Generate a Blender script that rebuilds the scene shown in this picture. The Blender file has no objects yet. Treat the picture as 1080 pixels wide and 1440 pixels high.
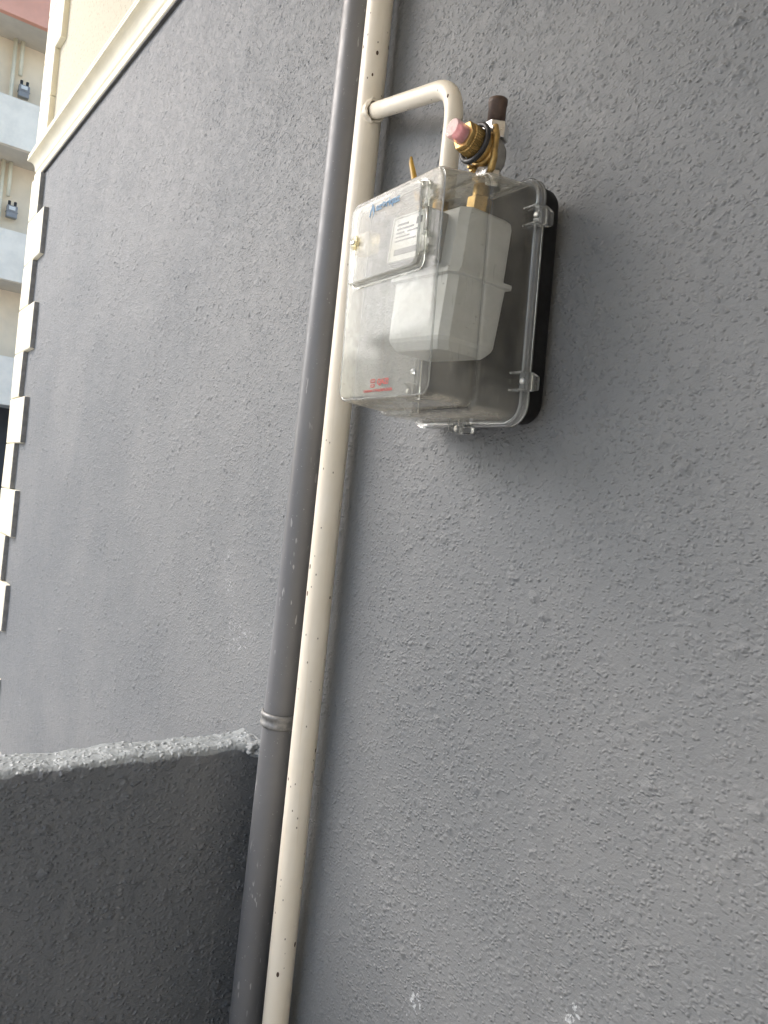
import bpy, bmesh, math, random
import numpy as np
from mathutils import Vector, Matrix, noise as mnoise

random.seed(7)
rng = np.random.default_rng(7)
scene = bpy.context.scene
COL = scene.collection
rad = math.radians

# ------------------------------------------------------------------ camera
CAM = Vector((0.0, 0.0, 1.5))
yaw, pitch, roll = rad(53.784), rad(-0.23), rad(5.892)
fw = Vector((-math.sin(yaw) * math.cos(pitch), math.cos(yaw) * math.cos(pitch), math.sin(pitch)))
rt = Vector((math.cos(yaw), math.sin(yaw), 0)); up = rt.cross(fw)
r2 = rt * math.cos(roll) + up * math.sin(roll)
u2 = up * math.cos(roll) - rt * math.sin(roll)
cd = bpy.data.cameras.new('camera'); cam = bpy.data.objects.new('camera', cd); COL.objects.link(cam)
cam.matrix_world = Matrix(((r2.x, u2.x, -fw.x, CAM.x), (r2.y, u2.y, -fw.y, CAM.y), (r2.z, u2.z, -fw.z, CAM.z), (0, 0, 0, 1)))
cd.sensor_fit = 'HORIZONTAL'; cd.sensor_width = 36.0; cd.lens = 36.0 * 1080.4 / 1080.0
cd.clip_start = 0.02; cd.clip_end = 500
scene.camera = cam

# ------------------------------------------------------------------ sky, sun, exposure
SUN = Vector((-0.62, -0.45, 0.66)).normalized()          # towards the light
world = bpy.data.worlds.new('World'); scene.world = world; world.use_nodes = True
wn = world.node_tree.nodes; wl = world.node_tree.links
sky = wn.new('ShaderNodeTexSky'); sky.sky_type = 'NISHITA'; sky.sun_disc = False
sky.sun_elevation = math.asin(SUN.z); sky.sun_rotation = math.atan2(SUN.x, SUN.y)
sky.air_density = 1.0; sky.dust_density = 2.0; sky.ozone_density = 1.0
wl.new(sky.outputs[0], wn['Background'].inputs[0]); wn['Background'].inputs[1].default_value = 0.13
sd = bpy.data.lights.new('sun', 'SUN'); sd.energy = 1.3; sd.angle = rad(66); sd.color = (1.0, 0.945, 0.87)
sun = bpy.data.objects.new('sun', sd); COL.objects.link(sun)
sun.rotation_euler = (-SUN).to_track_quat('-Z', 'Y').to_euler()
vs = scene.view_settings
vs.view_transform = 'Standard'; vs.look = 'None'; vs.gamma = 1.0; vs.use_curve_mapping = False
vs.exposure = 1.65
scene.cycles.use_denoising = True
scene.cycles.max_bounces = 14; scene.cycles.transparent_max_bounces = 32
scene.cycles.transmission_bounces = 12; scene.cycles.caustics_reflective = False; scene.cycles.caustics_refractive = False
scene.cycles.sample_clamp_indirect = 6

# ------------------------------------------------------------------ node helpers
class NT:
    def __init__(s, name):
        s.m = bpy.data.materials.new(name); s.m.use_nodes = True
        s.t = s.m.node_tree; s.n = s.t.nodes; s.l = s.t.links
        s.bsdf = s.n['Principled BSDF']; s.out = s.n['Material Output']
    def node(s, typ, **kw):
        nd = s.n.new(typ)
        for k, v in kw.items():
            if k.startswith('_'): setattr(nd, k[1:], v)
            else: s.put(nd.inputs[k.replace('__', ' ')], v)
        return nd
    def put(s, sock, v):
        if isinstance(v, bpy.types.NodeSocket): s.l.new(v, sock)
        else: sock.default_value = v
    def coord(s, which='Object'): return s.n.new('ShaderNodeTexCoord').outputs[which]
    def mapping(s, vec, scale=(1, 1, 1), rot=(0, 0, 0), loc=(0, 0, 0)):
        nd = s.n.new('ShaderNodeMapping'); s.l.new(vec, nd.inputs[0])
        nd.inputs['Scale'].default_value = scale; nd.inputs['Rotation'].default_value = rot; nd.inputs['Location'].default_value = loc
        return nd.outputs[0]
    def noise(s, vec, scale, detail=2, rough=0.5, dist=0.0):
        nd = s.n.new('ShaderNodeTexNoise'); s.l.new(vec, nd.inputs['Vector'])
        nd.inputs['Scale'].default_value = scale; nd.inputs['Detail'].default_value = detail
        nd.inputs['Roughness'].default_value = rough; nd.inputs['Distortion'].default_value = dist
        return nd.outputs[0]
    def voro(s, vec, scale, smooth=None, rnd=1.0):
        nd = s.n.new('ShaderNodeTexVoronoi'); s.l.new(vec, nd.inputs['Vector'])
        if smooth is not None: nd.feature = 'SMOOTH_F1'; nd.inputs['Smoothness'].default_value = smooth
        nd.inputs['Scale'].default_value = scale; nd.inputs['Randomness'].default_value = rnd
        return nd
    def ramp(s, v, a, b, lo=0.0, hi=1.0, smooth=True):
        nd = s.n.new('ShaderNodeMapRange'); nd.interpolation_type = 'SMOOTHSTEP' if smooth else 'LINEAR'
        s.put(nd.inputs['Value'], v); nd.inputs[1].default_value = a; nd.inputs[2].default_value = b
        nd.inputs[3].default_value = lo; nd.inputs[4].default_value = hi
        return nd.outputs[0]
    def math(s, op, a, b=0.0):
        nd = s.n.new('ShaderNodeMath'); nd.operation = op; s.put(nd.inputs[0], a); s.put(nd.inputs[1], b); return nd.outputs[0]
    def mix(s, f, a, b):
        nd = s.n.new('ShaderNodeMix'); nd.data_type = 'RGBA'; s.put(nd.inputs[0], f)
        for i, v in ((6, a), (7, b)):
            if not isinstance(v, bpy.types.NodeSocket) and len(v) == 3: v = (*v, 1)
            s.put(nd.inputs[i], v)
        return nd.outputs[2]
    def bump(s, h, strength, dist):
        nd = s.n.new('ShaderNodeBump'); nd.inputs['Strength'].default_value = strength; nd.inputs['Distance'].default_value = dist
        s.l.new(h, nd.inputs['Height']); s.l.new(nd.outputs[0], s.bsdf.inputs['Normal'])
    def set(s, **kw):
        for k, v in kw.items():
            k = k.replace('_', ' ')
            if not isinstance(v, bpy.types.NodeSocket) and isinstance(v, tuple) and len(v) == 3: v = (*v, 1)
            s.put(s.bsdf.inputs[k], v)
    def displace(s, h, scale):
        nd = s.n.new('ShaderNodeDisplacement'); nd.inputs['Midlevel'].default_value = 0.0; nd.inputs['Scale'].default_value = scale
        s.l.new(h, nd.inputs['Height']); s.l.new(nd.outputs[0], s.out.inputs['Displacement'])
        s.m.displacement_method = 'BOTH'

def relief(t, co, k=1.0):
    """painted roller-stipple render: flat film with raised, slightly slanted blobs and crumbs"""
    warp = t.n.new('ShaderNodeMixRGB'); warp.blend_type = 'ADD'; warp.inputs[0].default_value = 0.010
    wnz = t.n.new('ShaderNodeTexNoise'); wnz.inputs['Scale'].default_value = 70; wnz.inputs['Detail'].default_value = 2
    t.l.new(co, wnz.inputs['Vector']); t.l.new(co, warp.inputs[1]); t.l.new(wnz.outputs['Color'], warp.inputs[2])
    a = t.mapping(warp.outputs[0], scale=(1.0, 1.0, 1.30), rot=(0, rad(35), 0))
    def domes(scale, radius, lo, hi, seed):
        v = t.voro(t.mapping(a, loc=(seed, seed * 0.37, seed * 1.7)), scale)
        d = t.ramp(v.outputs[0], 0.0, radius, 1, 0)
        c = t.n.new('ShaderNodeSeparateColor'); t.l.new(v.outputs['Color'], c.inputs[0])
        return t.math('MULTIPLY', d, t.ramp(c.outputs[0], lo, hi))
    clump = t.ramp(t.noise(co, 11, 3, 0.6), 0.35, 0.65, 0.45, 1.15)
    h = t.math('MULTIPLY', domes(33 * k, 0.62, 0.58, 0.98, 3.1), 1.45)
    h = t.math('ADD', h, t.math('MULTIPLY', domes(66 * k, 0.62, 0.25, 1.0, 7.7), 1.0))
    h = t.math('MULTIPLY', h, clump)
    big = h
    h = t.math('ADD', h, t.math('MULTIPLY', domes(118 * k, 0.62, 0.05, 0.9, 1.3), 1.0))
    h = t.math('ADD', h, t.math('MULTIPLY', t.noise(a, 190 * k, 3, 0.65), 0.55))
    dens = t.ramp(t.noise(co, 4.5, 3, 0.6), 0.33, 0.66, 0.75, 1.1)
    h = t.math('MULTIPLY', h, dens)
    wav = t.noise(co, 2.2, 2, 0.5)
    return t.math('ADD', h, t.math('MULTIPLY', wav, 3.0)), big, dens

def mat_render_grey():
    t = NT('grey_render'); co = t.coord('Object')
    h, big, dens = relief(t, co, 1.18)
    c = t.mix(t.ramp(t.noise(co, 1.6, 4, 0.6), 0.35, 0.68), (0.177, 0.187, 0.193), (0.212, 0.219, 0.221))
    c = t.mix(t.ramp(t.noise(co, 26, 4, 0.65), 0.60, 0.78, 0, 0.35), c, (0.245, 0.248, 0.252))
    worn = t.math('MULTIPLY', t.ramp(t.noise(co, 120, 3, 0.7), 0.56, 0.66), t.ramp(t.noise(co, 3.1, 3, 0.6), 0.66, 0.74))
    c = t.mix(t.math('MULTIPLY', worn, 0.8), c, (0.45, 0.46, 0.47))
    for px, pz, rr in ((-0.646, 0.838, 0.040), (-0.970, 0.668, 0.045), (-0.576, 0.905, 0.016)):      # paint flaked off to pale filler
        dv = t.n.new('ShaderNodeVectorMath'); dv.operation = 'DISTANCE'; t.l.new(co, dv.inputs[0]); dv.inputs[1].default_value = (px, W, pz)
        near = t.ramp(dv.outputs['Value'], 0.0, rr, 0.17, 0.0)
        fl = t.ramp(t.math('ADD', t.noise(co, 95, 4, 0.7), near), 0.66, 0.72)
        c = t.mix(t.math('MULTIPLY', fl, t.ramp(near, 0.0, 0.03)), c, (0.46, 0.48, 0.49))
    stain = t.ramp(t.noise(t.mapping(co, scale=(5, 5, 0.35)), 1.6, 5, 0.65), 0.52, 0.75, 0, 0.22)
    c = t.mix(stain, c, (0.135, 0.140, 0.145))
    t.set(Base_Color=c, Roughness=t.ramp(t.noise(co, 40, 3, 0.6), 0.3, 0.7, 0.54, 0.68))
    t.bsdf.inputs['Specular IOR Level'].default_value = 0.30
    t.displace(h, 0.0022)
    return t.m

def mat_low_wall():
    t = NT('low_wall_paint'); co = t.coord('Object')
    h, big, dens = relief(t, co, 0.85)
    sep = t.n.new('ShaderNodeSeparateXYZ'); t.l.new(co, sep.inputs[0])
    edge = t.math('ADD', sep.outputs[2], t.math('MULTIPLY', t.noise(co, 26, 4, 0.65), 0.030))
    top = t.ramp(edge, 0.908 + 0.012, 0.908 + 0.016)
    dark = t.mix(t.ramp(t.noise(co, 3, 4, 0.6), 0.35, 0.7), (0.135, 0.148, 0.162), (0.165, 0.176, 0.188))
    streak = t.ramp(t.noise(t.mapping(co, scale=(18, 18, 0.9)), 2.0, 3, 0.6), 0.56, 0.72, 0, 0.42)
    dark = t.mix(streak, dark, (0.21, 0.22, 0.225))
    speck = t.ramp(t.noise(co, 170, 2, 0.5), 0.76, 0.80, 0, 0.5)
    dark = t.mix(speck, dark, (0.3, 0.3, 0.3))
    light = t.mix(t.ramp(t.noise(co, 30, 4, 0.65), 0.35, 0.65), (0.275, 0.30, 0.31), (0.325, 0.35, 0.358))
    t.set(Base_Color=t.mix(top, dark, light), Roughness=t.ramp(t.noise(co, 40, 3), 0.3, 0.7, 0.32, 0.48))
    t.bsdf.inputs['Specular IOR Level'].default_value = 0.6
    t.displace(h, 0.0037)
    return t.m

def mat_cream_render():
    t = NT('cream_render'); co = t.coord('Object')
    pit = t.voro(co, 55, None).outputs[0]
    n = t.noise(co, 60, 3, 0.6)
    c = t.mix(t.ramp(n, 0.54, 0.72, 0, 0.75), (0.60, 0.55, 0.42), (0.36, 0.29, 0.19))
    t.set(Base_Color=c, Roughness=0.85); t.bump(n, 0.6, 0.006); return t.m

def mat_simple(name, col, rough=0.6, metal=0.0, var=0.12, scale=12, bump=0.0, bscale=80, spec=0.5, coord='Object'):
    t = NT(name); co = t.coord(coord)
    d = tuple(max(0, v * (1 - var)) for v in col); l = tuple(min(1, v * (1 + var)) for v in col)
    c = t.mix(t.ramp(t.noise(co, scale, 4, 0.6), 0.3, 0.7), d, l)
    t.set(Base_Color=c, Metallic=metal, Roughness=t.ramp(t.noise(co, scale * 2.3, 3, 0.6), 0.3, 0.7, max(0.02, rough - 0.08), min(1, rough + 0.08)))
    t.bsdf.inputs['Specular IOR Level'].default_value = spec
    if bump: t.bump(t.noise(co, bscale, 3, 0.6), 0.6, bump)
    return t.m

def mat_cream_pipe():
    t = NT('cream_pipe_paint'); co = t.coord('Object')
    base = t.mix(t.ramp(t.noise(co, 4.0, 4, 0.6), 0.35, 0.7), (0.79, 0.72, 0.585), (0.85, 0.79, 0.67))
    runs = t.noise(t.mapping(co, scale=(60, 60, 2.0)), 2.0, 3, 0.6)
    base = t.mix(t.ramp(runs, 0.55, 0.75, 0, 0.30), base, (0.68, 0.57, 0.39))
    m = t.mapping(co, scale=(1, 1, 0.55))
    v = t.voro(m, 40, None); chip = t.ramp(v.outputs[0], 0.10, 0.14, 1, 0)
    sel = t.n.new('ShaderNodeSeparateColor'); t.l.new(v.outputs['Color'], sel.inputs[0])
    chip = t.math('MULTIPLY', chip, t.ramp(sel.outputs[0], 0.74, 0.77))
    v2 = t.voro(m, 120, None); chip2 = t.ramp(v2.outputs[0], 0.12, 0.18, 1, 0)
    sel2 = t.n.new('ShaderNodeSeparateColor'); t.l.new(v2.outputs['Color'], sel2.inputs[0])
    chip2 = t.math('MULTIPLY', chip2, t.ramp(sel2.outputs[0], 0.80, 0.82))
    rag = t.noise(co, 260, 2, 0.5)
    chip = t.ramp(t.math('ADD', t.math('MULTIPLY', chip, 0.8), t.math('MULTIPLY', rag, 0.5)), 0.70, 0.78)
    chip = t.math('MAXIMUM', chip, t.math('MULTIPLY', chip2, 0.8))
    c = t.mix(chip, base, (0.085, 0.05, 0.03))
    t.set(Base_Color=c, Roughness=t.ramp(chip, 0, 1, 0.36, 0.8))
    h = t.math('SUBTRACT', t.math('ADD', t.math('MULTIPLY', t.noise(co, 28, 3, 0.6), 0.8), t.math('MULTIPLY', runs, 0.25)), t.math('MULTIPLY', chip, 0.35))
    t.bump(h, 0.45, 0.0022)
    return t.m

def mat_grey_pipe():
    t = NT('grey_plastic_pipe'); co = t.coord('Object')
    c = t.mix(t.ramp(t.noise(co, 5, 4, 0.6), 0.3, 0.7), (0.145, 0.148, 0.155), (0.172, 0.174, 0.179))
    sc = t.noise(t.mapping(co, scale=(1, 1, 0.25), rot=(0.1, 0.25, 0)), 95, 2, 0.5)
    sc = t.math('MULTIPLY', t.ramp(sc, 0.665, 0.70), t.ramp(t.noise(co, 7, 3, 0.6), 0.46, 0.58))
    spk = t.ramp(t.noise(co, 190, 1, 0.5), 0.74, 0.77)
    c = t.mix(t.math('MAXIMUM', t.math('MULTIPLY', sc, 0.75), t.math('MULTIPLY', spk, 0.5)), c, (0.42, 0.42, 0.41))
    t.set(Base_Color=c, Roughness=t.ramp(t.noise(co, 30, 3), 0.3, 0.7, 0.34, 0.46)); t.bump(t.noise(co, 20, 3), 0.25, 0.002)
    return t.m

def mat_clear(name, dust, tint=(0.97, 0.975, 0.96), dustcol=(0.72, 0.71, 0.66), scratch=0.12, rough=0.06, f0=0.03, settle=0.0):
    """thin clear polycarbonate sheet with dust film and hairline scratches"""
    t = NT(name); co = t.coord('Object')
    tr = t.node('ShaderNodeBsdfTransparent', Color=(*tint, 1))
    gl = t.node('ShaderNodeBsdfGlossy', Color=(1, 1, 1, 1), Roughness=rough)
    geo = t.n.new('ShaderNodeNewGeometry')
    dp = t.n.new('ShaderNodeVectorMath'); dp.operation = 'DOT_PRODUCT'; t.l.new(geo.outputs['Normal'], dp.inputs[0]); t.l.new(geo.outputs['Incoming'], dp.inputs[1])
    k = t.math('SUBTRACT', 1.0, t.math('ABSOLUTE', dp.outputs['Value']))       # Schlick reflectance of a thin sheet, same from both sides
    fres = t.math('ADD', f0, t.math('MULTIPLY', t.math('POWER', k, 5.0), 0.8))
    m1 = t.n.new('ShaderNodeMixShader'); t.l.new(fres, m1.inputs[0]); t.l.new(tr.outputs[0], m1.inputs[1]); t.l.new(gl.outputs[0], m1.inputs[2])
    df = t.node('ShaderNodeBsdfDiffuse', Color=(*dustcol, 1)); tl = t.node('ShaderNodeBsdfTranslucent', Color=(*dustcol, 1))
    m2 = t.n.new('ShaderNodeMixShader'); m2.inputs[0].default_value = 0.35; t.l.new(df.outputs[0], m2.inputs[1]); t.l.new(tl.outputs[0], m2.inputs[2])
    cl = t.ramp(t.noise(co, 14, 5, 0.68, 0.6), 0.30, 0.70, 0.35, 1.65)
    a = t.noise(t.mapping(co, scale=(1, 1, 0.06), rot=(0.2, 0.6, 0)), 220, 2, 0.5)
    b = t.noise(t.mapping(co, scale=(0.08, 1, 1), rot=(0.5, -0.5, 0.3)), 180, 2, 0.5)
    s = t.math('MAXIMUM', t.ramp(a, 0.68, 0.72), t.ramp(b, 0.69, 0.73))
    s = t.math('MULTIPLY', s, t.ramp(t.noise(co, 16, 3), 0.45, 0.62))
    sx = t.n.new('ShaderNodeSeparateXYZ'); t.l.new(geo.outputs['Normal'], sx.inputs[0])
    lie = t.ramp(t.math('ABSOLUTE', sx.outputs[2]), 0.55, 0.97, 0.0, settle)
    f = t.math('ADD', t.math('MULTIPLY', cl, t.math('ADD', lie, dust)), t.math('MULTIPLY', s, scratch))
    m3 = t.n.new('ShaderNodeMixShader'); t.l.new(f, m3.inputs[0]); t.l.new(m1.outputs[0], m3.inputs[1]); t.l.new(m2.outputs[0], m3.inputs[2])
    t.l.new(m3.outputs[0], t.out.inputs['Surface'])
    return t.m

def mat_thick_clear():
    t = NT('thick_clear_plastic')
    t.set(Base_Color=(0.93, 0.94, 0.92), Roughness=0.12, IOR=1.46)
    t.bsdf.inputs['Transmission Weight'].default_value = 0.9
    return t.m

W = 0.885            # plane of the grey wall
M = {}
M['grey'] = mat_render_grey(); M['low'] = mat_low_wall(); M['cream_render'] = mat_cream_render()
M['cream_trim'] = mat_simple('cream_trim_paint', (0.84, 0.78, 0.60), 0.6, var=0.06, scale=6, bump=0.0015, bscale=40)
M['pipe'] = mat_cream_pipe(); M['grey_pipe'] = mat_grey_pipe()
M['front_clear'] = mat_clear('dusty_clear_plastic', 0.17, dustcol=(0.64, 0.63, 0.58), f0=0.015, settle=0.25)
M['door_clear'] = mat_clear('dusty_clear_door', 0.15, dustcol=(0.60, 0.59, 0.55), f0=0.012)
M['side_clear'] = mat_clear('clear_plastic_sides', 0.066, dustcol=(0.60, 0.57, 0.50), scratch=0.22, settle=0.30)
M['thick_clear'] = mat_thick_clear()
M['yellowed'] = mat_clear('yellowed_clear_plastic', 0.09, (0.96, 0.92, 0.78), (0.66, 0.56, 0.36))
M['black'] = mat_simple('black_plastic', (0.010, 0.010, 0.010), 0.6, var=0.3, scale=18, spec=0.25)
M['rubber'] = mat_simple('black_rubber', (0.02, 0.02, 0.021), 0.5, var=0.2, scale=60)
M['meter'] = mat_simple('meter_grey_paint', (0.60, 0.61, 0.61), 0.45, var=0.04, scale=9)
M['meter_dark'] = mat_simple('counter_housing_grey', (0.30, 0.30, 0.30), 0.5, var=0.06)
M['label'] = mat_simple('counter_label_white', (0.78, 0.78, 0.75), 0.5, var=0.04, scale=30)
M['ink'] = mat_simple('grey_print', (0.14, 0.14, 0.15), 0.6, var=0.3, scale=200)
M['blue'] = mat_simple('blue_print', (0.055, 0.17, 0.30), 0.5, var=0.08)
M['red'] = mat_simple('red_print', (0.42, 0.055, 0.045), 0.5, var=0.08)
M['brass'] = mat_simple('brass', (0.46, 0.31, 0.12), 0.42, metal=0.8, var=0.28, scale=70, bump=0.0006, bscale=200)
M['yellow_metal'] = mat_simple('yellow_lever_paint', (0.50, 0.30, 0.05), 0.4, var=0.15, scale=60)
M['zinc'] = mat_simple('zinc_plated_steel', (0.66, 0.65, 0.62), 0.34, metal=0.9, var=0.12, scale=60)
M['steel'] = mat_simple('dull_galvanised_steel', (0.27, 0.27, 0.265), 0.55, metal=0.6, var=0.25, scale=50, bump=0.0008, bscale=120)
M['rust'] = mat_simple('brown_primer_steel', (0.085, 0.052, 0.036), 0.55, var=0.3, scale=70, bump=0.001, bscale=150)
M['cast_grey'] = mat_simple('cast_grey_metal', (0.30, 0.29, 0.27), 0.5, metal=0.4, var=0.15, scale=60)
M['pink'] = mat_simple('pink_cap_plastic', (0.62, 0.13, 0.17), 0.4, var=0.12, scale=60)
M['cap'] = mat_clear('milky_cap_plastic', 0.42, (0.95, 0.84, 0.84), (0.82, 0.62, 0.62), 0.0, 0.12)
M['milky'] = mat_clear('milky_clear_plastic', 0.22, dustcol=(0.66, 0.65, 0.60))
M['mortar'] = mat_simple('rough_mortar', (0.27, 0.285, 0.29), 0.85, var=0.2, scale=60, bump=0.006, bscale=90)
M['ground'] = mat_simple('concrete_ground', (0.50, 0.495, 0.48), 0.85, var=0.2, scale=3, bump=0.004, bscale=50)
M['far_cream'] = mat_simple('far_peach_plaster', (0.90, 0.76, 0.57), 0.85, var=0.10, scale=0.8)
M['far_white'] = mat_simple('far_white_plaster', (0.92, 0.83, 0.68), 0.85, var=0.08, scale=2.5)
M['far_pink'] = mat_simple('far_salmon_paint', (0.80, 0.40, 0.28), 0.8, var=0.06, scale=2.0)
M['far_dark'] = mat_simple('dark_opening', (0.035, 0.036, 0.038), 0.6, var=0.2, scale=2)
M['far_soffit'] = mat_simple('far_soffit_plaster', (0.66, 0.60, 0.50), 0.9, var=0.08, scale=2)
M['under_shade'] = mat_simple('dark_underside_shade', (0.075, 0.072, 0.068), 0.7, var=0.2, scale=20)  # shade below the cornice, put into the colour
M['yard_cream'] = mat_simple('yard_cream_plaster', (0.56, 0.54, 0.49), 0.85, var=0.08, scale=1.0)
M['side_grey'] = mat_simple('grey_block_side', (0.24, 0.24, 0.235), 0.6, var=0.2, scale=25)
M['roof'] = mat_simple('roof_concrete', (0.28, 0.27, 0.26), 0.9, var=0.12, scale=1)
M['glass'] = mat_simple('dark_window_glass', (0.03, 0.035, 0.04), 0.06, var=0.1, scale=1)

# ------------------------------------------------------------------ mesh helpers
def obj(name, me, mat, parent=None, smooth=False, mw=None):
    o = bpy.data.objects.new(name, me); COL.objects.link(o)
    if mat is not None and not me.materials: me.materials.append(mat)
    if smooth:
        me.polygons.foreach_set('use_smooth', [True] * len(me.polygons))
    if parent: o.parent = parent
    if mw is not None: o.matrix_local = mw
    return o
def thing(name, label, cat, loc=(0, 0, 0), group=None, mw=None):
    o = bpy.data.objects.new(name, None); COL.objects.link(o); o.empty_display_size = 0.05
    if mw is not None: o.matrix_world = mw
    else: o.location = loc
    o['label'] = label; o['category'] = cat
    if group: o['group'] = group
    return o
def tag(o, label, cat, group=None):
    o['label'] = label; o['category'] = cat
    if group: o['group'] = group
    return o
def mk(v, f):
    me = bpy.data.meshes.new('mesh'); me.from_pydata([tuple(p) for p in v], [], f); me.update(); return me
def fixn(me):
    bm = bmesh.new(); bm.from_mesh(me); bmesh.ops.recalc_face_normals(bm, faces=bm.faces); bm.to_mesh(me); bm.free(); return me
def box(x0, x1, y0, y1, z0, z1, bev=0.0, seg=2):
    bm = bmesh.new(); bmesh.ops.create_cube(bm, size=1)
    for v in bm.verts:
        v.co = Vector((x0 if v.co.x < 0 else x1, y0 if v.co.y < 0 else y1, z0 if v.co.z < 0 else z1))
    if bev: bmesh.ops.bevel(bm, geom=bm.edges[:], offset=bev, segments=seg, affect='EDGES', profile=0.5)
    me = bpy.data.meshes.new('mesh'); bm.to_mesh(me); bm.free(); return me
def loft(secs, cap0=True, cap1=True, closed=False):
    n = len(secs[0]); v = [p for s in secs for p in s]; f = []
    m = len(secs)
    for i in range(m if closed else m - 1):
        a = i * n; b = ((i + 1) % m) * n
        for j in range(n):
            k = (j + 1) % n; f.append((a + j, a + k, b + k, b + j))
    if not closed:
        if cap0: f.append(tuple(range(n))[::-1])
        if cap1: f.append(tuple(range((m - 1) * n, m * n)))
    return fixn(mk(v, f))
def rrect(w, h, r, n=6, cx=0, cz=0):
    p = []
    for sx, sz, a0 in ((1, 1, 0), (-1, 1, 90), (-1, -1, 180), (1, -1, 270)):
        for i in range(n + 1):
            a = rad(a0 + 90 * i / n)
            p.append((cx + sx * (w - r) + r * math.cos(a), cz + sz * (h - r) + r * math.sin(a)))
    return p
def rsec(w, h, r, y, n=6, cx=0, cz=0): return [(x, y, z) for x, z in rrect(w, h, r, n, cx, cz)]
def lathe(prof, n=32, closed=False):
    """profile of (radius, height) about +Z"""
    secs = [[(r * math.cos(2 * math.pi * j / n), r * math.sin(2 * math.pi * j / n), z) for j in range(n)] for r, z in prof]
    return loft(secs, not closed, not closed, closed)
def axis_m(p, d):
    q = Vector(d).normalized().to_track_quat('Z', 'X').to_matrix().to_4x4(); q.translation = Vector(p); return q
def tube(path, r, n=20, cap=True):
    path = [Vector(p) for p in path]; secs = []; prev = None
    for i, p in enumerate(path):
        t = (path[min(i + 1, len(path) - 1)] - path[max(i - 1, 0)]).normalized()
        if prev is None: a = t.orthogonal().normalized()
        else: a = (prev - t * prev.dot(t)).normalized()
        prev = a; b = t.cross(a); rr = r[i] if isinstance(r, (list, tuple)) else r
        secs.append([tuple(p + a * rr * math.cos(2 * math.pi * j / n) + b * rr * math.sin(2 * math.pi * j / n)) for j in range(n)])
    return loft(secs, cap, cap)
def hexa(r, z0, z1, ch=0.0015):
    s = []
    for rr, z in ((r - ch, z0), (r, z0 + ch), (r, z1 - ch), (r - ch, z1)):
        s.append([(rr * math.cos(math.pi / 3 * j), rr * math.sin(math.pi / 3 * j), z) for j in range(6)])
    return loft(s)
def grid(us, vs_, fn):
    nu, nv = len(us), len(vs_)
    U, V = np.meshgrid(us, vs_, indexing='ij'); P = fn(U.ravel(), V.ravel())
    i, j = np.meshgrid(np.arange(nu - 1), np.arange(nv - 1), indexing='ij')
    a = (i * nv + j).ravel(); F = np.stack([a, a + nv, a + nv + 1, a + 1], 1)
    me = bpy.data.meshes.new('mesh')
    me.vertices.add(len(P)); me.vertices.foreach_set('co', P.astype(np.float32).ravel())
    me.loops.add(F.size); me.loops.foreach_set('vertex_index', F.astype(np.int32).ravel())
    me.polygons.add(len(F)); me.polygons.foreach_set('loop_start', np.arange(0, F.size, 4, dtype=np.int32))
    me.polygons.foreach_set('use_smooth', np.ones(len(F), dtype=bool))
    me.update(calc_edges=True); me.validate(); return me
def span(*parts):
    out = []
    for a, b, st in parts:
        n = max(1, int(round(abs(b - a) / st))); out.append(np.linspace(a, b, n, endpoint=False))
    out.append(np.array([parts[-1][1]])); return np.concatenate(out)
def text_mesh(s, size, extr=0.0002):
    cu = bpy.data.curves.new('text', 'FONT'); cu.body = s; cu.size = size; cu.extrude = extr; cu.offset = 0.0006; cu.align_x = 'LEFT'
    o = bpy.data.objects.new('text_tmp', cu); COL.objects.link(o)
    dg = bpy.context.evaluated_depsgraph_get(); me = bpy.data.meshes.new_from_object(o.evaluated_get(dg))
    bpy.data.objects.remove(o); me.materials.clear(); return me
def fit_text(me, x0, x1, z0, z1, y):
    """lay a text mesh flat on the plane facing -Y, filling x0..x1, z0..z1"""
    co = np.array([v.co[:] for v in me.vertices]); mn, mx = co.min(0), co.max(0)
    for v, c in zip(me.vertices, co):
        v.co = (x0 + (c[0] - mn[0]) / (mx[0] - mn[0]) * (x1 - x0), y - (c[2] - mn[2]), z0 + (c[1] - mn[1]) / (mx[1] - mn[1]) * (z1 - z0))
    me.update(); return me

W = 0.885            # plane of the grey wall
XC = -4.97           # its far corner

# ------------------------------------------------------------------ ground
g = obj('ground', mk([(-80, -80, 0), (80, -80, 0), (80, 80, 0), (-80, 80, 0)], [(0, 1, 2, 3)]), M['ground']); g['kind'] = 'structure'

# ------------------------------------------------------------------ the grey rendered building
bld = thing('rendered_building', 'building with grey textured wall, cream cornice and cream corner blocks', 'building', (0, 0, 0))
us = span((XC, -3.2, 0.010), (-3.2, -2.0, 0.0075), (-2.0, -0.30, 0.0045), (-0.30, 0.2, 0.02), (0.2, 3.2, 0.1))
vz = span((0.0, 0.3, 0.05), (0.3, 2.45, 0.0048), (2.45, 3.219, 0.007))
obj('wall', grid(us, vz, lambda u, v: np.stack([u, np.full_like(u, W), v], 1)), M['grey'], bld)
bm_core = box(XC + 0.004, 3.2, W + 0.006, 8.0, 0.0, 3.217)
obj('wall_core', bm_core, M['grey'], bld)
obj('upper_wall', box(XC, 3.2, W, 8.0, 3.219, 9.0), M['cream_render'], bld)
prof = [(0.0, 3.150), (0.046, 3.150), (0.050, 3.153), (0.050, 3.186), (0.047, 3.190), (0.040, 3.191), (0.040, 3.197), (0.046, 3.199), (0.049, 3.204)]
for i in range(9):
    a = rad(90 * i / 8); prof.append((0.087 - 0.037 * math.cos(a), 3.206 + 0.062 * math.sin(a)))
prof += [(0.090, 3.270), (0.090, 3.283), (0.076, 3.285), (0.076, 3.292), (0.088, 3.294), (0.088, 3.304), (0.0, 3.308)]
prof = [(max(0.0, o - 0.028), 3.213 + (z - 3.150) * 0.955) for o, z in prof]
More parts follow.
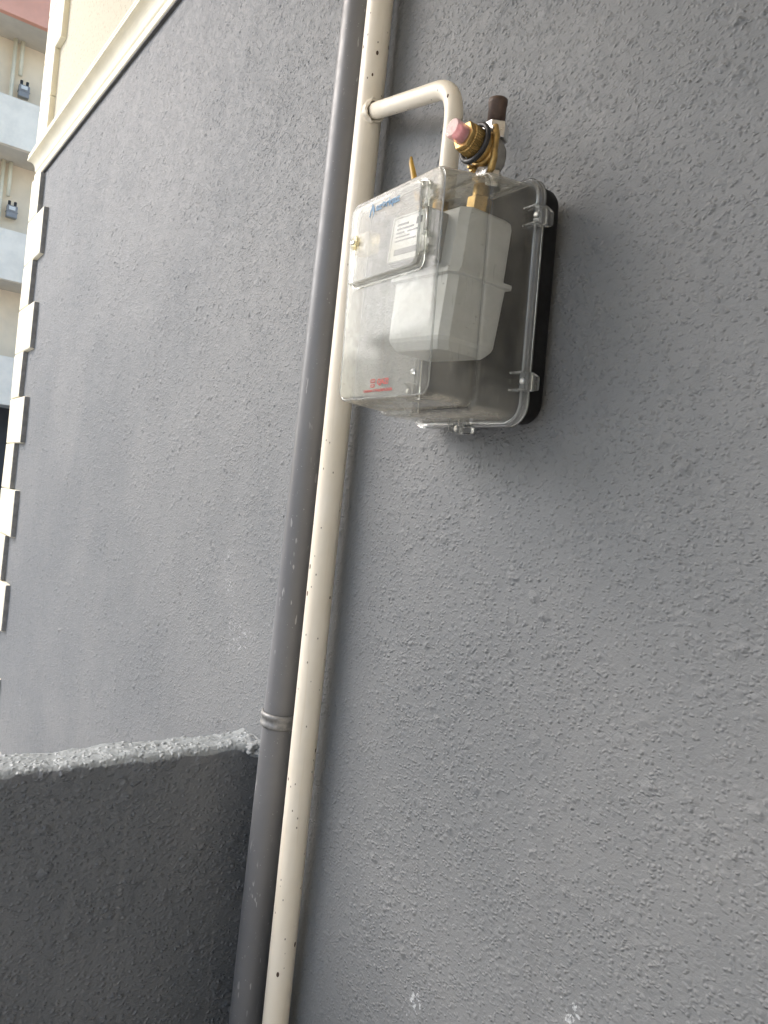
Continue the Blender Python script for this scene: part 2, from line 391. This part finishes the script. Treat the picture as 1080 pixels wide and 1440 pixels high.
secs = [[(3.2, W - o, z) for o, z in prof], [(XC - o, W - o, z) for o, z in prof], [(XC - o, 8.0, z) for o, z in prof]]
obj('cornice', loft(secs), M['cream_trim'], bld)
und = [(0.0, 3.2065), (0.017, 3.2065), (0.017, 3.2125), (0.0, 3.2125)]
obj('cornice_shade_strip', loft([[(3.2, W - o, z) for o, z in und], [(XC - o, W - o, z) for o, z in und], [(XC - o, 8.0, z) for o, z in und]]), M['under_shade'], bld)  # dark strip standing in for the shade under the cornice
# unseen balconies and side wing, added to keep sky light off the wall
obj('shade_slab', box(-1.9, 3.15, -2.0, W - 0.075, 3.312, 3.47, 0.01), M['far_cream'], bld)
obj('balcony_parapet', box(-1.9, 3.15, -2.0, -1.88, 3.473, 4.45, 0.01), M['cream_trim'], bld)  # parapet of the added slab, out of view
obj('shade_slab', box(XC + 0.02, 3.15, -1.2, W - 0.003, 5.3, 5.46, 0.01), M['far_cream'], bld)
obj('balcony_parapet', box(XC + 0.02, 3.15, -1.2, -1.08, 5.463, 6.4, 0.01), M['cream_trim'], bld)  # upper slab and parapet are added to darken the wall top
wing = obj('blocker_wing', box(3.2, 9.0, -7.0, 8.0, 0.0, 8.0, 0.01), M['yard_cream'], bld)  # added out of view to block sky from the right
for y0 in (-5.6, -3.2):
    for z0 in (1.0, 4.0):
        w_ = obj('window_frame', box(3.16, 3.199, y0, y0 + 1.3, z0, z0 + 1.4), M['far_white'], wing)
        obj('window_pane', box(3.152, 3.159, y0 + 0.08, y0 + 1.22, z0 + 0.08, z0 + 1.32), M['glass'], w_)
def quoin(w, z0, z1):
    t = 0.030
    me = box(XC - t, XC + w, W - t, W + w + 0.06, z0, z1, 0.006, 2)
    for v in me.vertices:
        p = v.co; k = mnoise.noise_vector(p * 7) * 0.0035
        v.co = p + k
    me.materials.append(M['cream_trim']); me.materials.append(M['side_grey'] if z1 < 3.25 else M['cream_trim'])
    for p in me.polygons: p.material_index = 1 if p.normal.x > 0.8 else 0      # faces turned to +X are grey below the cornice
    return obj('quoin_block', me, None, bld)
PITCH = 0.5226
z = 2.961
quoin(0.195, 2.964, 3.204)
while z > 0.3:
    quoin(0.375, z - 0.258, z); quoin(0.210, z - PITCH + 0.003, z - 0.261); z -= PITCH
z = 3.372
while z < 8.6:
    quoin(0.235, z, z + 0.25); quoin(0.235, z + 0.253, z + 0.52); quoin(0.370, z + 0.523, z + 0.80); z += 0.803
# ------------------------------------------------------------------ low wall across the picture
low = thing('low_wall', 'dark grey painted low wall with pale rough top beside the pipes', 'wall', (-1.68, 0.4, 0))
LX, LZ, LT = -1.606, 0.912, 0.098
pr = []
zs = span((0, 0.15, 0.05), (0.15, LZ - 0.014, 0.0048))
for zz in zs: pr.append((0.0, zz))
for i in range(1, 8):
    a = rad(90 * i / 8); pr.append((-0.014 * (1 - math.cos(a)), LZ - 0.014 + 0.014 * math.sin(a)))
for x in np.linspace(-0.016, -LT + 0.014, 22): pr.append((x, LZ))
for i in range(1, 6):
    a = rad(90 * i / 6); pr.append((-LT + 0.014 * (1 - math.sin(a)), LZ - 0.014 + 0.014 * math.cos(a)))
pr.append((-LT, LZ - 0.03)); pr.append((-LT, 0.0))
pr = np.array(pr)
ys = span((W + 0.01, 0.05, 0.0045), (0.05, -1.0, 0.05), (-1.0, -3.0, 0.2))
def lowfn(u, v):
    idx = np.round(v).astype(int); X = LX + pr[idx, 0]; Y = u; Z = pr[idx, 1].copy(); out = np.stack([X, Y, Z], 1)
    for k in range(len(out)):
        zz = out[k, 2]
        w = 1.0 if zz > LZ - 0.03 else max(0.0, 1 - (LZ - 0.03 - zz) / 0.08)
        if out[k, 1] < 0 : w *= 0.5
        p = Vector(out[k]); nz = mnoise.noise(p * 7) * 0.006 + mnoise.noise(p * 34) * 0.0028 + mnoise.noise(p * 90) * 0.0012
        nx = mnoise.noise(p * 9 + Vector((5, 3, 1))) * 0.004 + mnoise.noise(p * 40 + Vector((9, 2, 7))) * 0.0025
        out[k, 2] += nz * w; out[k, 0] += nx * w - 0.0
        # the crest thins and lifts a little where it meets the house wall
        e = max(0.0, 1 - (W - out[k, 1]) / 0.12)
        if zz > LZ - 0.02: out[k, 2] += 0.012 * e * e
    return out
me = grid(ys, np.arange(len(pr)), lowfn)
bm = bmesh.new(); bm.from_mesh(me); bmesh.ops.recalc_face_normals(bm, faces=bm.faces)
if sum(f.normal.x for f in bm.faces if abs(f.calc_center_median().x - LX) < 0.004) < 0: bmesh.ops.reverse_faces(bm, faces=bm.faces)
bm.to_mesh(me); bm.free()
me.transform(Matrix.Translation((0, 0, 0)))
o = obj('coping_and_face', me, M['low'], low, True, Matrix.Translation((1.68, -0.4, 0)))
o.name = 'wall_face'
# lumpy mortar where low wall, pipe and house wall meet
bm = bmesh.new(); bmesh.ops.create_icosphere(bm, subdivisions=5, radius=1)
for v in bm.verts:
    p = v.co.copy(); d = 1 + mnoise.noise(p * 2.1) * 0.35 + mnoise.noise(p * 6) * 0.18 + mnoise.noise(p * 15) * 0.07
    v.co = Vector((p.x * 0.062, p.y * 0.032, p.z * 0.020)) * d
me = bpy.data.meshes.new('mesh'); bm.to_mesh(me); bm.free()
obj('mortar', me, M['mortar'], low, True, Matrix.Translation((1.68 - 1.622, -0.4 + W - 0.010, LZ - 0.004)))

# ------------------------------------------------------------------ grey drain pipe and its clamp
GP0, GP1 = Vector((-1.479, W - 0.040, 0.0)), Vector((-1.418, W - 0.040, 3.14))
gp = thing('drain_pipe', 'dark grey plastic drain pipe running up the wall beside the cream pipe', 'pipe', GP0)
gd = GP1 - GP0
obj('pipe', tube([GP0 + gd * (i / 60) - GP0 for i in range(61)], 0.0365, 40), M['grey_pipe'], gp, True)
def gpt(z): return GP0 + gd * (z / 3.14)
cl = thing('pipe_clamp', 'galvanised steel clamp band around the grey drain pipe', 'clamp', mw=axis_m(gpt(1.022), gd + Vector((0.10, 0, 0)) * 1.2))
obj('band', lathe([(0.0374, -0.016), (0.0395, -0.016), (0.0418, -0.014), (0.0425, -0.010), (0.0415, -0.006), (0.0400, -0.003), (0.0400, 0.003), (0.0415, 0.006), (0.0428, 0.010), (0.0418, 0.014), (0.0395, 0.016), (0.0374, 0.016)], 48, True), M['steel'], cl, True)
obj('lug', box(0.036, 0.062, -0.006, -0.002, -0.010, 0.010, 0.001), M['steel'], cl)
obj('bolt', lathe([(0.0001, -0.012), (0.005, -0.012), (0.005, -0.007), (0.003, -0.007), (0.003, 0.0), (0.0001, 0.0)], 6), M['steel'], cl, False, Matrix.Translation((0.052, -0.002, 0)) @ Matrix.Rotation(rad(90), 4, 'X'))

# ------------------------------------------------------------------ cream gas pipe with branch
PX, PY, PR = -1.338, 0.838, 0.0270
rp = thing('gas_pipe', 'cream painted steel gas pipe with a bent branch to the meter box', 'pipe', (PX, PY, 0))
obj('riser', tube([(0, 0, 3.14 * i / 60) for i in range(61)], PR, 40), M['pipe'], rp, True)
J = Vector((PX + 0.008, PY - 0.004, 2.298)); V0 = Vector((-1.011, 0.800, 0)); ZB = 2.218
E0 = Vector((V0.x, V0.y, ZB)); d1 = (E0 - J).normalized(); RB = 0.062
path = [J, J + d1 * 0.1]
s0 = E0 - d1 * RB; s1 = E0 - Vector((0, 0, RB))
path += [J + (s0 - J) * 0.7]
for i in range(13):
    t = i / 12; path.append(s0 * (1 - t) ** 2 + E0 * (2 * t * (1 - t)) + s1 * t * t)
path += [Vector((V0.x, V0.y, zz)) for zz in (2.13, 2.11, 2.08, 2.04, 2.0)]
base = Vector((PX, PY, 0))
obj('branch_pipe', tube([p - base for p in path], 0.0160, 28), M['pipe'], rp, True)
bm = bmesh.new(); me = lathe([(0.0150 + 0.0052 * (1 + math.cos(rad(a))) / 1.5, 0.0065 * math.sin(rad(a)) * 1.3) for a in range(0, 360, 24)], 40, True)
for v in me.vertices:
    a = math.atan2(v.co.y, v.co.x); v.co *= 1.06 + 0.26 * mnoise.noise(Vector((math.cos(a) * 2.6, math.sin(a) * 2.6, v.co.z * 120))) + 0.10 * mnoise.noise(Vector((math.cos(a) * 7, math.sin(a) * 7, v.co.z * 200)))
obj('weld_bead', me, M['pipe'], rp, True, axis_m(J + d1 * 0.0215 - base, d1))
# shut-off valve at the lower end of the branch, its lever curling up behind the box top
obj('valve_body', lathe([(0.0001, 0), (0.02, 0), (0.023, 0.006), (0.023, 0.03), (0.02, 0.036), (0.0001, 0.036)], 8), M['brass'], rp, False, Matrix.Translation(Vector((V0.x, V0.y, 1.966)) - base))
lv = [(-1.010, 0.785, 1.992), (-1.035, 0.785, 1.998), (-1.058, 0.784, 2.02), (-1.074, 0.783, 2.055), (-1.084, 0.782, 2.085), (-1.092, 0.781, 2.105), (-1.094, 0.781, 2.116)]
obj('valve_lever', tube([Vector(p) - base for p in lv], [0.005, 0.005, 0.0055, 0.0055, 0.005, 0.0042, 0.002], 10), M['yellow_metal'], rp, True)

# ------------------------------------------------------------------ clear meter box
C = Vector((-0.94416645, 0.83, 1.83104))
BM = Matrix.Rotation(rad(1.1013), 4, 'Y') @ Matrix.Rotation(rad(-2.4216), 4, 'Z') @ Matrix.Rotation(rad(2.5203), 4, 'X')
BW = Matrix.Translation(C) @ BM
bx = thing('meter_box', 'clear plastic gas meter box with black back plate on the grey wall', 'meter box', mw=BW)
YF, YM = -0.1721, -0.0887
def shell(secs, name, mat, thick=0.0022, cap=True):
    me = loft(secs, False, cap); o = obj(name, me, mat, bx, False)
    md = o.modifiers.new('thickness', 'SOLIDIFY'); md.thickness = thick; md.offset = -1
    me.polygons.foreach_set('use_smooth', [len(p.vertices) == 4 for p in me.polygons])
    return o
fr = [rsec(0.1258, 0.1668, 0.022, YM - 0.0005, 8), rsec(0.1252, 0.1650, 0.022, YM - 0.02, 8), rsec(0.1234, 0.1590, 0.020, YF + 0.006, 8)]
for i in range(1, 6):
    a = rad(90 * i / 5); k = 0.006 * (1 - math.cos(a)); fr.append(rsec(0.1232 - k, 0.1583 - k, 0.019 - k * 0.5, YF + 0.006 - 0.006 * math.sin(a), 8))
fc = shell(fr + [rsec(0.0895, 0.0550, 0.010, YF, 8, -0.00475, 0.08325), rsec(0.0890, 0.0545, 0.010, YF + 0.003, 8, -0.00475, 0.08325)], 'front_cover', M['front_clear'], cap=False)
fc.data.materials.append(M['side_clear'])
for p in fc.data.polygons:
    p.material_index = 0 if p.center.y < YF + 0.004 else 1
    if p.center.y < YF + 0.0003: p.use_smooth = False
obj('front_rim', loft([rsec(0.1222 - a, 0.1573 - a, 0.018, YF + y, 8) for a, y in ((0.0, 0.0046), (0.0, 0.0036), (0.0014, 0.0026), (0.0022, 0.0030), (0.0016, 0.0046))], closed=True), M['thick_clear'], bx, True)
rs = [rsec(0.1345, 0.1775, 0.028, -0.004, 8), rsec(0.1325, 0.1750, 0.027, -0.03, 8), rsec(0.1305, 0.1728, 0.025, YM + 0.004, 8), rsec(0.1295, 0.1715, 0.024, YM + 0.001, 8), rsec(0.1262, 0.1676, 0.022, YM, 8)]
shell(rs, 'rear_cover', M['side_clear'], cap=False)
fl = [(0.0, -0.009), (0.003, -0.0115), (0.0045, -0.010), (0.0045, -0.0065), (0.0065, -0.006), (0.0080, -0.007), (0.0090, -0.005), (0.0090, 0.003), (0.0, 0.003)]
rings = [rsec(0.1338 + d, 0.1768 + d, 0.028 + d, y, 10) for d, y in fl]
obj('flange', loft(rings, closed=True), M['thick_clear'], bx, True)
pl = [rsec(0.1355, 0.1785, 0.030, 0.0040, 8), rsec(0.1365, 0.1795, 0.031, 0.006, 8), rsec(0.1345, 0.1780, 0.031, 0.034, 8), rsec(0.1320, 0.1755, 0.030, 0.040, 8), rsec(0.128, 0.1715, 0.028, 0.0425, 8)]
o = obj('back_plate', loft(pl), M['black'], bx); o.data.polygons.foreach_set('use_smooth', [len(p.vertices) == 4 for p in o.data.polygons])
obj('mount_block', box(-0.09, 0.09, 0.0425, 0.052, -0.13, 0.13, 0.002), M['black'], bx)
# door on the front
DX0, DX1, DZ0, DZ1 = -0.1000, 0.0905, 0.0225, 0.1440
dcx, dcz, dw, dh = (DX0 + DX1) / 2, (DZ0 + DZ1) / 2, (DX1 - DX0) / 2, (DZ1 - DZ0) / 2
ds = [rsec(dw + 0.001, dh + 0.001, 0.012, YF - 0.0006, 6, dcx, dcz), rsec(dw, dh, 0.012, YF - 0.009, 6, dcx, dcz)]
for i in range(1, 5):
    a = rad(90 * i / 4); k = 0.0035 * (1 - math.cos(a)); ds.append(rsec(dw - k, dh - k, 0.012 - k * 0.5, YF - 0.0095 - 0.0035 * math.sin(a), 6, dcx, dcz))
door = shell(ds, 'door', M['door_clear'], 0.002)
YD = YF - 0.0130
obj('door_rim', loft([rsec(dw - 0.0022 - a, dh - 0.0022 - a, 0.010, YF - 0.0130 + y, 6, dcx, dcz) for a, y in ((0.0, 0.0050), (0.0, 0.0034), (0.0018, 0.0024), (0.0030, 0.0030), (0.0022, 0.0050))], closed=True), M['thick_clear'], door, True)
def ring(x0, x1, z0, z1, r, y, wd, name, mat, parent, dp=0.0016):
    cx, cz, w, h = (x0 + x1) / 2, (z0 + z1) / 2, (x1 - x0) / 2, (z1 - z0) / 2
    q = [(0, 0), (0.0005, -dp), (wd - 0.0005, -dp), (wd, 0)]
    return obj(name, loft([rsec(w - d, h - d, max(0.001, r - d), y + yy, 6, cx, cz) for d, yy in q], closed=True), mat, parent, False)
ring(DX0 - 0.004, DX1 + 0.004, DZ0 - 0.004, DZ1 + 0.004, 0.015, YF - 0.0004, 0.003, 'door_frame_lip', M['thick_clear'], bx, 0.002)
# hinges and rod
for z0, z1 in ((0.101, 0.135), (0.038, 0.069)):
    h = obj('hinge', tube([(0.1010, YF - 0.0065, z0), (0.1010, YF - 0.0065, z1)], 0.0042, 12), M['milky'], bx, True)
    for zz in (z0 + 0.002, z1 - 0.006):
        obj('knuckle', lathe([(0.0035, 0), (0.0062, 0.0005), (0.0062, 0.0045), (0.0035, 0.005)], 16, True), M['milky'], h, False, Matrix.Translation((0.1010, YF - 0.0065, zz)))
    obj('hinge_leaf', box(0.086, 0.1005, YF - 0.0075, YF - 0.0055, z0 + 0.003, z1 - 0.003, 0.0006), M['milky'], h)
    obj('hinge_seat', box(0.0965, 0.1110, YF - 0.006, YF - 0.0004, z0 + 0.010, z1 - 0.010, 0.0015), M['milky'], h)
obj('hinge_pin', tube([(0.1010, YF - 0.0065, 0.0690), (0.1010, YF - 0.0065, 0.101)], 0.0014, 8), M['zinc'], bx, True)
# latch
la = obj('latch', loft([rsec(0.011, 0.011, 0.0108, YD - 0.0005, 8, -0.079, 0.087), rsec(0.011, 0.011, 0.0108, YD - 0.002, 8, -0.079, 0.087), rsec(0.0085, 0.0085, 0.0083, YD - 0.003, 8, -0.079, 0.087)]), M['yellowed'], bx, True)
obj('latch_block', box(-0.0905, -0.0475, YD + 0.003, YD + 0.026, 0.071, 0.102, 0.003), M['yellowed'], la)
obj('latch_key', box(-0.0850, -0.0735, YD - 0.0062, YD - 0.0032, 0.0845, 0.0895, 0.001), M['zinc'], la)
obj('latch_tongue', box(-0.0480, -0.0330, YD + 0.010, YD + 0.016, 0.080, 0.094, 0.001), M['yellowed'], la)
# moulded clips holding the cover to the back plate
def clip(x, z, ang):
    mw = Matrix.Translation((x, 0, z)) @ Matrix.Rotation(ang, 4, 'Y') @ Matrix.Diagonal((1.3, 1.25, 1.3, 1))
    c = obj('clip', loft([rsec(0.0058, 0.0105, 0.002, -0.012, 3, 0.0055), rsec(0.0062, 0.0110, 0.002, -0.002, 3, 0.0060), rsec(0.0048, 0.0080, 0.002, 0.010, 3, 0.0050)]), M['thick_clear'], bx, False, mw)
    for s in (-1, 1):
        obj('clip_rib', box(-0.012, 0.010, -0.018, -0.010, s * 0.0098 - 0.0013, s * 0.0098 + 0.0013, 0.0005), M['thick_clear'], c)
    obj('screw', lathe([(0.0001, 0), (0.0034, 0), (0.0034, 0.002), (0.0020, 0.003), (0.0001, 0.003)], 12), M['zinc'], c, False, Matrix.Translation((0.0055, -0.0125, 0)) @ Matrix.Rotation(rad(90), 4, 'X'))
for x, zz, a in ((0.1385, 0.1205, 0), (0.1385, -0.1205, 0), (-0.1385, 0.1205, math.pi), (-0.1385, -0.1205, math.pi), (0.0, -0.1815, math.pi / 2), (0.0, 0.1815, -math.pi / 2)):
    clip(x, zz, a)
obj('vent_slot', box(0.035, 0.117, YM - 0.006, YM - 0.003, -0.1682, -0.1668), M['rubber'], bx)
obj('small_stud', lathe([(0.0001, 0), (0.004, 0), (0.004, 0.003), (0.0001, 0.0035)], 12), M['thick_clear'], bx, False, Matrix.Translation((0.0890, YF, -0.125)) @ Matrix.Rotation(rad(90), 4, 'X'))
# printing on the door and the cover
obj('wordmark', fit_text(text_mesh('azəriqaz', 0.02), -0.0235, 0.0395, 0.1195, 0.1338, YD - 0.0004), M['blue'], bx)
def flat(poly, y, name, mat):
    n = len(poly); v = [(x, y, z) for x, z in poly] + [(x, y + 0.0003, z) for x, z in poly]
    f = [tuple(range(n))] + [tuple(range(2 * n - 1, n - 1, -1))] + [(i, i + n, (i + 1) % n + n, (i + 1) % n) for i in range(n)]
    return obj(name, fixn(mk(v, f)), mat, bx)
fx, fz = -0.0345, 0.1165
S = 0.0215
flame1 = [(-0.34, 0.00), (-0.44, 0.16), (-0.40, 0.36), (-0.22, 0.58), (-0.06, 0.78), (-0.02, 1.0), (0.10, 0.86), (0.10, 0.70), (-0.02, 0.52), (-0.18, 0.32), (-0.26, 0.16)]
flame2 = [(0.12, 0.04), (0.20, 0.20), (0.12, 0.38), (0.02, 0.50), (0.10, 0.66), (0.20, 0.80), (0.34, 0.64), (0.40, 0.40), (0.34, 0.16)]
for fl_ in (flame1, flame2):
    flat([(fx + a * S * 0.78, fz + b * S) for a, b in fl_], YD - 0.0007, 'flame_emblem', M['blue'])
YT = YF - 0.0006
obj('warning_word', fit_text(text_mesh('QAZ!', 0.02), -0.0040, 0.0265, -0.1395, -0.1290, YT), M['red'], bx)
obj('warning_line', fit_text(text_mesh('ODDAN TƏHLÜKƏLİDİR', 0.02), -0.0410, 0.0390, -0.1482, -0.1432, YT), M['red'], bx)
ring(-0.0240, -0.0100, -0.1340, -0.1285, 0.0026, YT + 0.0003, 0.0016, 'warning_emblem', M['red'], bx, 0.0003)
ring(-0.0230, -0.0110, -0.1412, -0.1362, 0.0012, YT + 0.0003, 0.0015, 'warning_emblem', M['red'], bx, 0.0003)

# ------------------------------------------------------------------ the meter inside
MM = Matrix.Translation(C) @ (Matrix.Rotation(rad(4.474), 4, 'Y') @ Matrix.Rotation(rad(-3.307), 4, 'Z') @ Matrix.Rotation(rad(-1.168), 4, 'X'))
mt = thing('gas_meter', 'light grey gas meter with white counter label inside the clear box', 'gas meter', mw=MM)
mx0, mx1, my0, my1 = -0.0720, 0.0950, -0.1215, -0.0130
def plan(ins, z, ch=0.012):
    x0, x1, y0, y1 = mx0 + ins, mx1 - ins, my0 + ins, my1 - ins
    q = [(x0 + ch, y0), (x1 - ch, y0)]
    cb = 0.004
    q += [(x1, y0 + ch), (x1, y1 - cb)]
    q += [(x1 - cb, y1), (x0 + cb, y1)]
    q += [(x0, y1 - cb), (x0, y0 + ch)]
    return [(x, y, z) for x, y in q]
def sm(o):
    o.data.polygons.foreach_set('use_smooth', [len(p.vertices) == 4 for p in o.data.polygons]); return o
(obj('upper_case', loft([plan(0.0055, 0.030), plan(0.0060, 0.075), plan(0.0065, 0.114), plan(0.0080, 0.121), plan(0.014, 0.1260)]), M['meter'], mt))
(obj('lower_case', loft([plan(0.026, -0.0850), plan(0.016, -0.0840), plan(0.011, -0.0785), plan(0.0065, -0.0720), plan(0.0045, -0.066), plan(0.0035, -0.02), plan(0.0025, 0.0255)]), M['meter'], mt))
obj('seam_rim', loft([plan(0.003, 0.0230), plan(-0.0040, 0.0245), plan(-0.0040, 0.0308), plan(0.003, 0.0325)]), M['meter'], mt)
ct = obj('counter', box(-0.042, 0.052, -0.150, -0.112, 0.040, 0.116, 0.004), M['meter_dark'], mt)
lb = obj('label', box(-0.036, 0.046, -0.1525, -0.1495, 0.046, 0.110, 0.001), M['label'], ct)
ring(-0.039, 0.049, 0.043, 0.113, 0.004, 0, 0.003, 'label_frame', M['label'], ct, 0.004).matrix_local = Matrix.Translation((0, -0.1500, 0))
for (x0, x1, z0, z1) in ((-0.024, 0.038, 0.0525, 0.0615), (-0.026, 0.004, 0.098, 0.1010), (-0.026, 0.020, 0.0915, 0.0940), (-0.026, -0.004, 0.0855, 0.0880), (0.004, 0.038, 0.0855, 0.0875), (-0.026, 0.012, 0.0795, 0.0815), (-0.026, 0.030, 0.0735, 0.0755), (0.026, 0.040, 0.094, 0.104)):
    obj('printed_mark', box(x0, x1, -0.1532, -0.1524, z0, z1), M['ink'], lb)
for xx in (-0.046, 0.058):
    n_ = obj('union_nut', hexa(0.0185, 0.128, 0.152), M['brass'], mt, False, Matrix.Translation((xx, -0.068, 0)))
    obj('spigot', lathe([(0.0001, 0.120), (0.013, 0.120), (0.013, 0.185), (0.0001, 0.185)], 20), M['brass'], n_, True)

# ------------------------------------------------------------------ pressure regulator on top of the box
rg = thing('gas_regulator', 'brass regulator with pink capped knob and brown pipe stub above the box', 'regulator', (-0.872, 0.772, 1.99))
RB_ = Vector((-0.872, 0.772, 1.99))
obj('base_nut', hexa(0.018, 0.005, 0.030), M['zinc'], rg)
obj('body', lathe([(0.0001, 0.026), (0.013, 0.026), (0.015, 0.034), (0.0195, 0.044), (0.0195, 0.064), (0.016, 0.072), (0.013, 0.080), (0.0001, 0.080)], 28), M['cast_grey'], rg, True)
obj('top_nut', hexa(0.0205, 0.078, 0.102), M['zinc'], rg)
st = obj('pipe_stub', lathe([(0.0001, 0.100), (0.0135, 0.100), (0.0135, 0.131), (0.0145, 0.132), (0.0145, 0.1395), (0.0118, 0.1400), (0.0115, 0.1200), (0.0001, 0.1195)], 32), M['rust'], rg, True)
K = Matrix.Translation((0, -0.012, 0.058)) @ Vector((0.0, -1.0, 0.13)).to_track_quat('Z', 'Y').to_matrix().to_4x4()
obj('brass_flange', lathe([(0.0001, 0.000), (0.024, 0.000), (0.0265, 0.002), (0.0265, 0.008), (0.0245, 0.0105), (0.0001, 0.0105)], 36), M['brass'], rg, True, K)
obj('spring_housing', lathe([(0.0001, 0.009), (0.022, 0.009), (0.0235, 0.012), (0.0235, 0.022), (0.0001, 0.022)], 32), M['brass'], rg, True, K)
tor = [(0.0275 + 0.0040 * math.cos(rad(a)), 0.0255 + 0.0042 * math.sin(rad(a))) for a in range(0, 360, 30)]
obj('rubber_ring', lathe(tor, 40, True), M['rubber'], rg, True, K)
kn = []
for zz, rr in ((0.022, 0.0205), (0.0235, 0.0222), (0.041, 0.0215), (0.0425, 0.0200)):
    kn.append([((rr + (0.0006 if j % 2 else -0.0006)) * math.cos(2 * math.pi * j / 72), (rr + (0.0006 if j % 2 else -0.0006)) * math.sin(2 * math.pi * j / 72), zz) for j in range(72)])
obj('ribbed_collar', loft(kn), M['brass'], rg, False, K)
obj('hex_nut', hexa(0.0215, 0.0425, 0.0500, 0.001), M['brass'], rg, False, K)
obj('clear_cap', lathe([(0.0142, 0.0500), (0.0142, 0.070), (0.0138, 0.0718), (0.0128, 0.0724), (0.0001, 0.0726)], 32), M['cap'], rg, False, K)
obj('pink_button', lathe([(0.0001, 0.0500), (0.0112, 0.0500), (0.0112, 0.0605), (0.0106, 0.0615), (0.0001, 0.062)], 28), M['pink'], rg, False, K)
obj('name_tag', box(-0.010, 0.012, -0.0275, -0.0262, 0.012, 0.027, 0.0004), M['zinc'], rg, False, Matrix.Rotation(rad(14), 4, 'Y') @ Matrix.Rotation(rad(-8), 4, 'X'))
obj('test_screw', lathe([(0.0001, 0), (0.0052, 0), (0.0052, 0.007), (0.0032, 0.0075), (0.0032, 0.013), (0.0001, 0.013)], 12), M['brass'], rg, False, Matrix.Translation((-0.012, -0.022, 0.030)) @ Matrix.Rotation(rad(80), 4, 'X'))
obj('bracket_strap', tube([(0.020, -0.018, 0.088), (0.024, -0.018, 0.072), (0.0225, -0.018, 0.056), (0.0235, -0.018, 0.040), (0.020, -0.018, 0.026), (0.010, -0.018, 0.018)], [0.0045, 0.0055, 0.005, 0.0055, 0.006, 0.005], 10), M['brass'], rg, True)
for p in ((0.017, -0.021, 0.083), (0.012, -0.022, 0.022)):
    obj('bracket_screw', lathe([(0.0001, 0), (0.0042, 0), (0.0042, 0.003), (0.0015, 0.0032), (0.0001, 0.0015)], 14), M['zinc'], rg, False, Matrix.Translation(p) @ Matrix.Rotation(rad(90), 4, 'X'))
obj('back_dome', lathe([(0.0001, -0.030), (0.012, -0.029), (0.019, -0.022), (0.021, -0.010), (0.021, 0.0), (0.0001, 0.0)], 28), M['cast_grey'], rg, True, K)

# ------------------------------------------------------------------ apartment block across the yard
FX = -18.0
ap = thing('apartment_building', 'peach apartment block with white and salmon balcony parapets behind the corner', 'building', (FX - 1.1, 3, 0))
def A(x0, x1, y0, y1, z0, z1, b=0.0): return box(x0 - (FX - 1.1), x1 - (FX - 1.1), y0 - 3, y1 - 3, z0, z1, b)
obj('wall', A(FX - 8, FX - 1.1, -5, 11, 3.0, 17), M['far_cream'], ap)
obj('ground_storey', A(FX - 8, FX - 1.0, -5, 11, 0, 2.98), M['far_dark'], ap)
obj('roof', A(FX - 8.2, FX - 0.9, -5.2, 11.2, 17.002, 17.3), M['roof'], ap)
levels = [(2.87, 3.89, 'far_white'), (5.48, 6.52, 'far_white'), (8.245, 9.25, 'far_white'), (10.90, 11.95, 'far_pink'), (13.6, 14.6, 'far_pink')]
for z0, z1, m in levels:
    p = obj('balcony_parapet', A(FX - 0.14, FX, -5, 9, z0, z1, 0.01), M[m], ap)
    obj('balcony_floor', A(FX - 1.097, FX - 0.143, -5, 9, z0 + 0.003, z0 + 0.18), M['far_soffit'], ap)
    if z0 > 3:
        for y0 in (-4.2, -1.8, 0.5, 5.0, 7.0):
            w = obj('window', A(FX - 1.098, FX - 1.06, y0, y0 + 1.1, z0 + 1.0, z0 + 2.2), M['far_white'], ap)
            obj('pane', A(FX - 1.058, FX - 1.052, y0 + 0.08, y0 + 1.02, z0 + 1.08, z0 + 2.12), M['glass'], w)
# pipes and small meters on its balconies
def far_set(y, zc, zt, i, words):
    for k, dy in enumerate((0.0, 0.145)):
        yy = y + dy
        tag(obj('balcony_gas_pipe', tube([(FX - 0.95, yy, zc - (1.1 if k == 0 else -0.34)), (FX - 0.95, yy, zt)], 0.042, 12), M['cream_trim'], None, True),
            '%s cream pipe of the pair on the %s far balcony' % (('left', 'right')[k], words), 'pipe', 'gas pipes on the far balconies')
    t = thing('balcony_gas_meter', 'small grey gas meter on the %s far balcony wall' % words, 'gas meter', (FX - 0.95, y + 0.25, zc - 0.12), 'gas meters on the far balconies')
    obj('case', box(-0.07, 0.07, -0.11, 0.11, 0.0, 0.27, 0.02), M['meter_dark'], t)
    obj('rim', box(-0.08, 0.08, -0.12, 0.12, 0.12, 0.14, 0.005), M['meter_dark'], t)
    obj('counter', box(0.07, 0.09, -0.07, 0.06, 0.16, 0.24, 0.005), M['label'], t)
    for s in (-1, 1): obj('union_nut', lathe([(0.0001, 0.265), (0.03, 0.265), (0.03, 0.37), (0.0001, 0.37)], 10), M['rubber'], t, False, Matrix.Translation((0, s * 0.06, 0)))
far_set(2.64, 9.82, 10.90, 0, 'upper')
far_set(2.64, 7.16, 8.245, 1, 'lower')

# ------------------------------------------------------------------ unseen block added behind the viewer to screen off low sky
ob = thing('unseen_yard_block', 'plain cream building added out of view behind the viewer to block low sky', 'building', (-12, -14, 0))
obj('wall', box(-14, 12, -6, 0, 0, 6.4, 0.01), M['yard_cream'], ob)
obj('roof', box(-14.2, 12.2, -6.2, 0.2, 6.402, 6.7), M['roof'], ob)
for i in range(6):
    for z0 in (1.0, 3.9):
        x0 = -12.5 + i * 4.2
        w = obj('window', box(x0, x0 + 1.5, 0.002, 0.05, z0, z0 + 1.4), M['far_white'], ob)
        obj('pane', box(x0 + 0.08, x0 + 1.42, 0.052, 0.058, z0 + 0.08, z0 + 1.32), M['glass'], w)
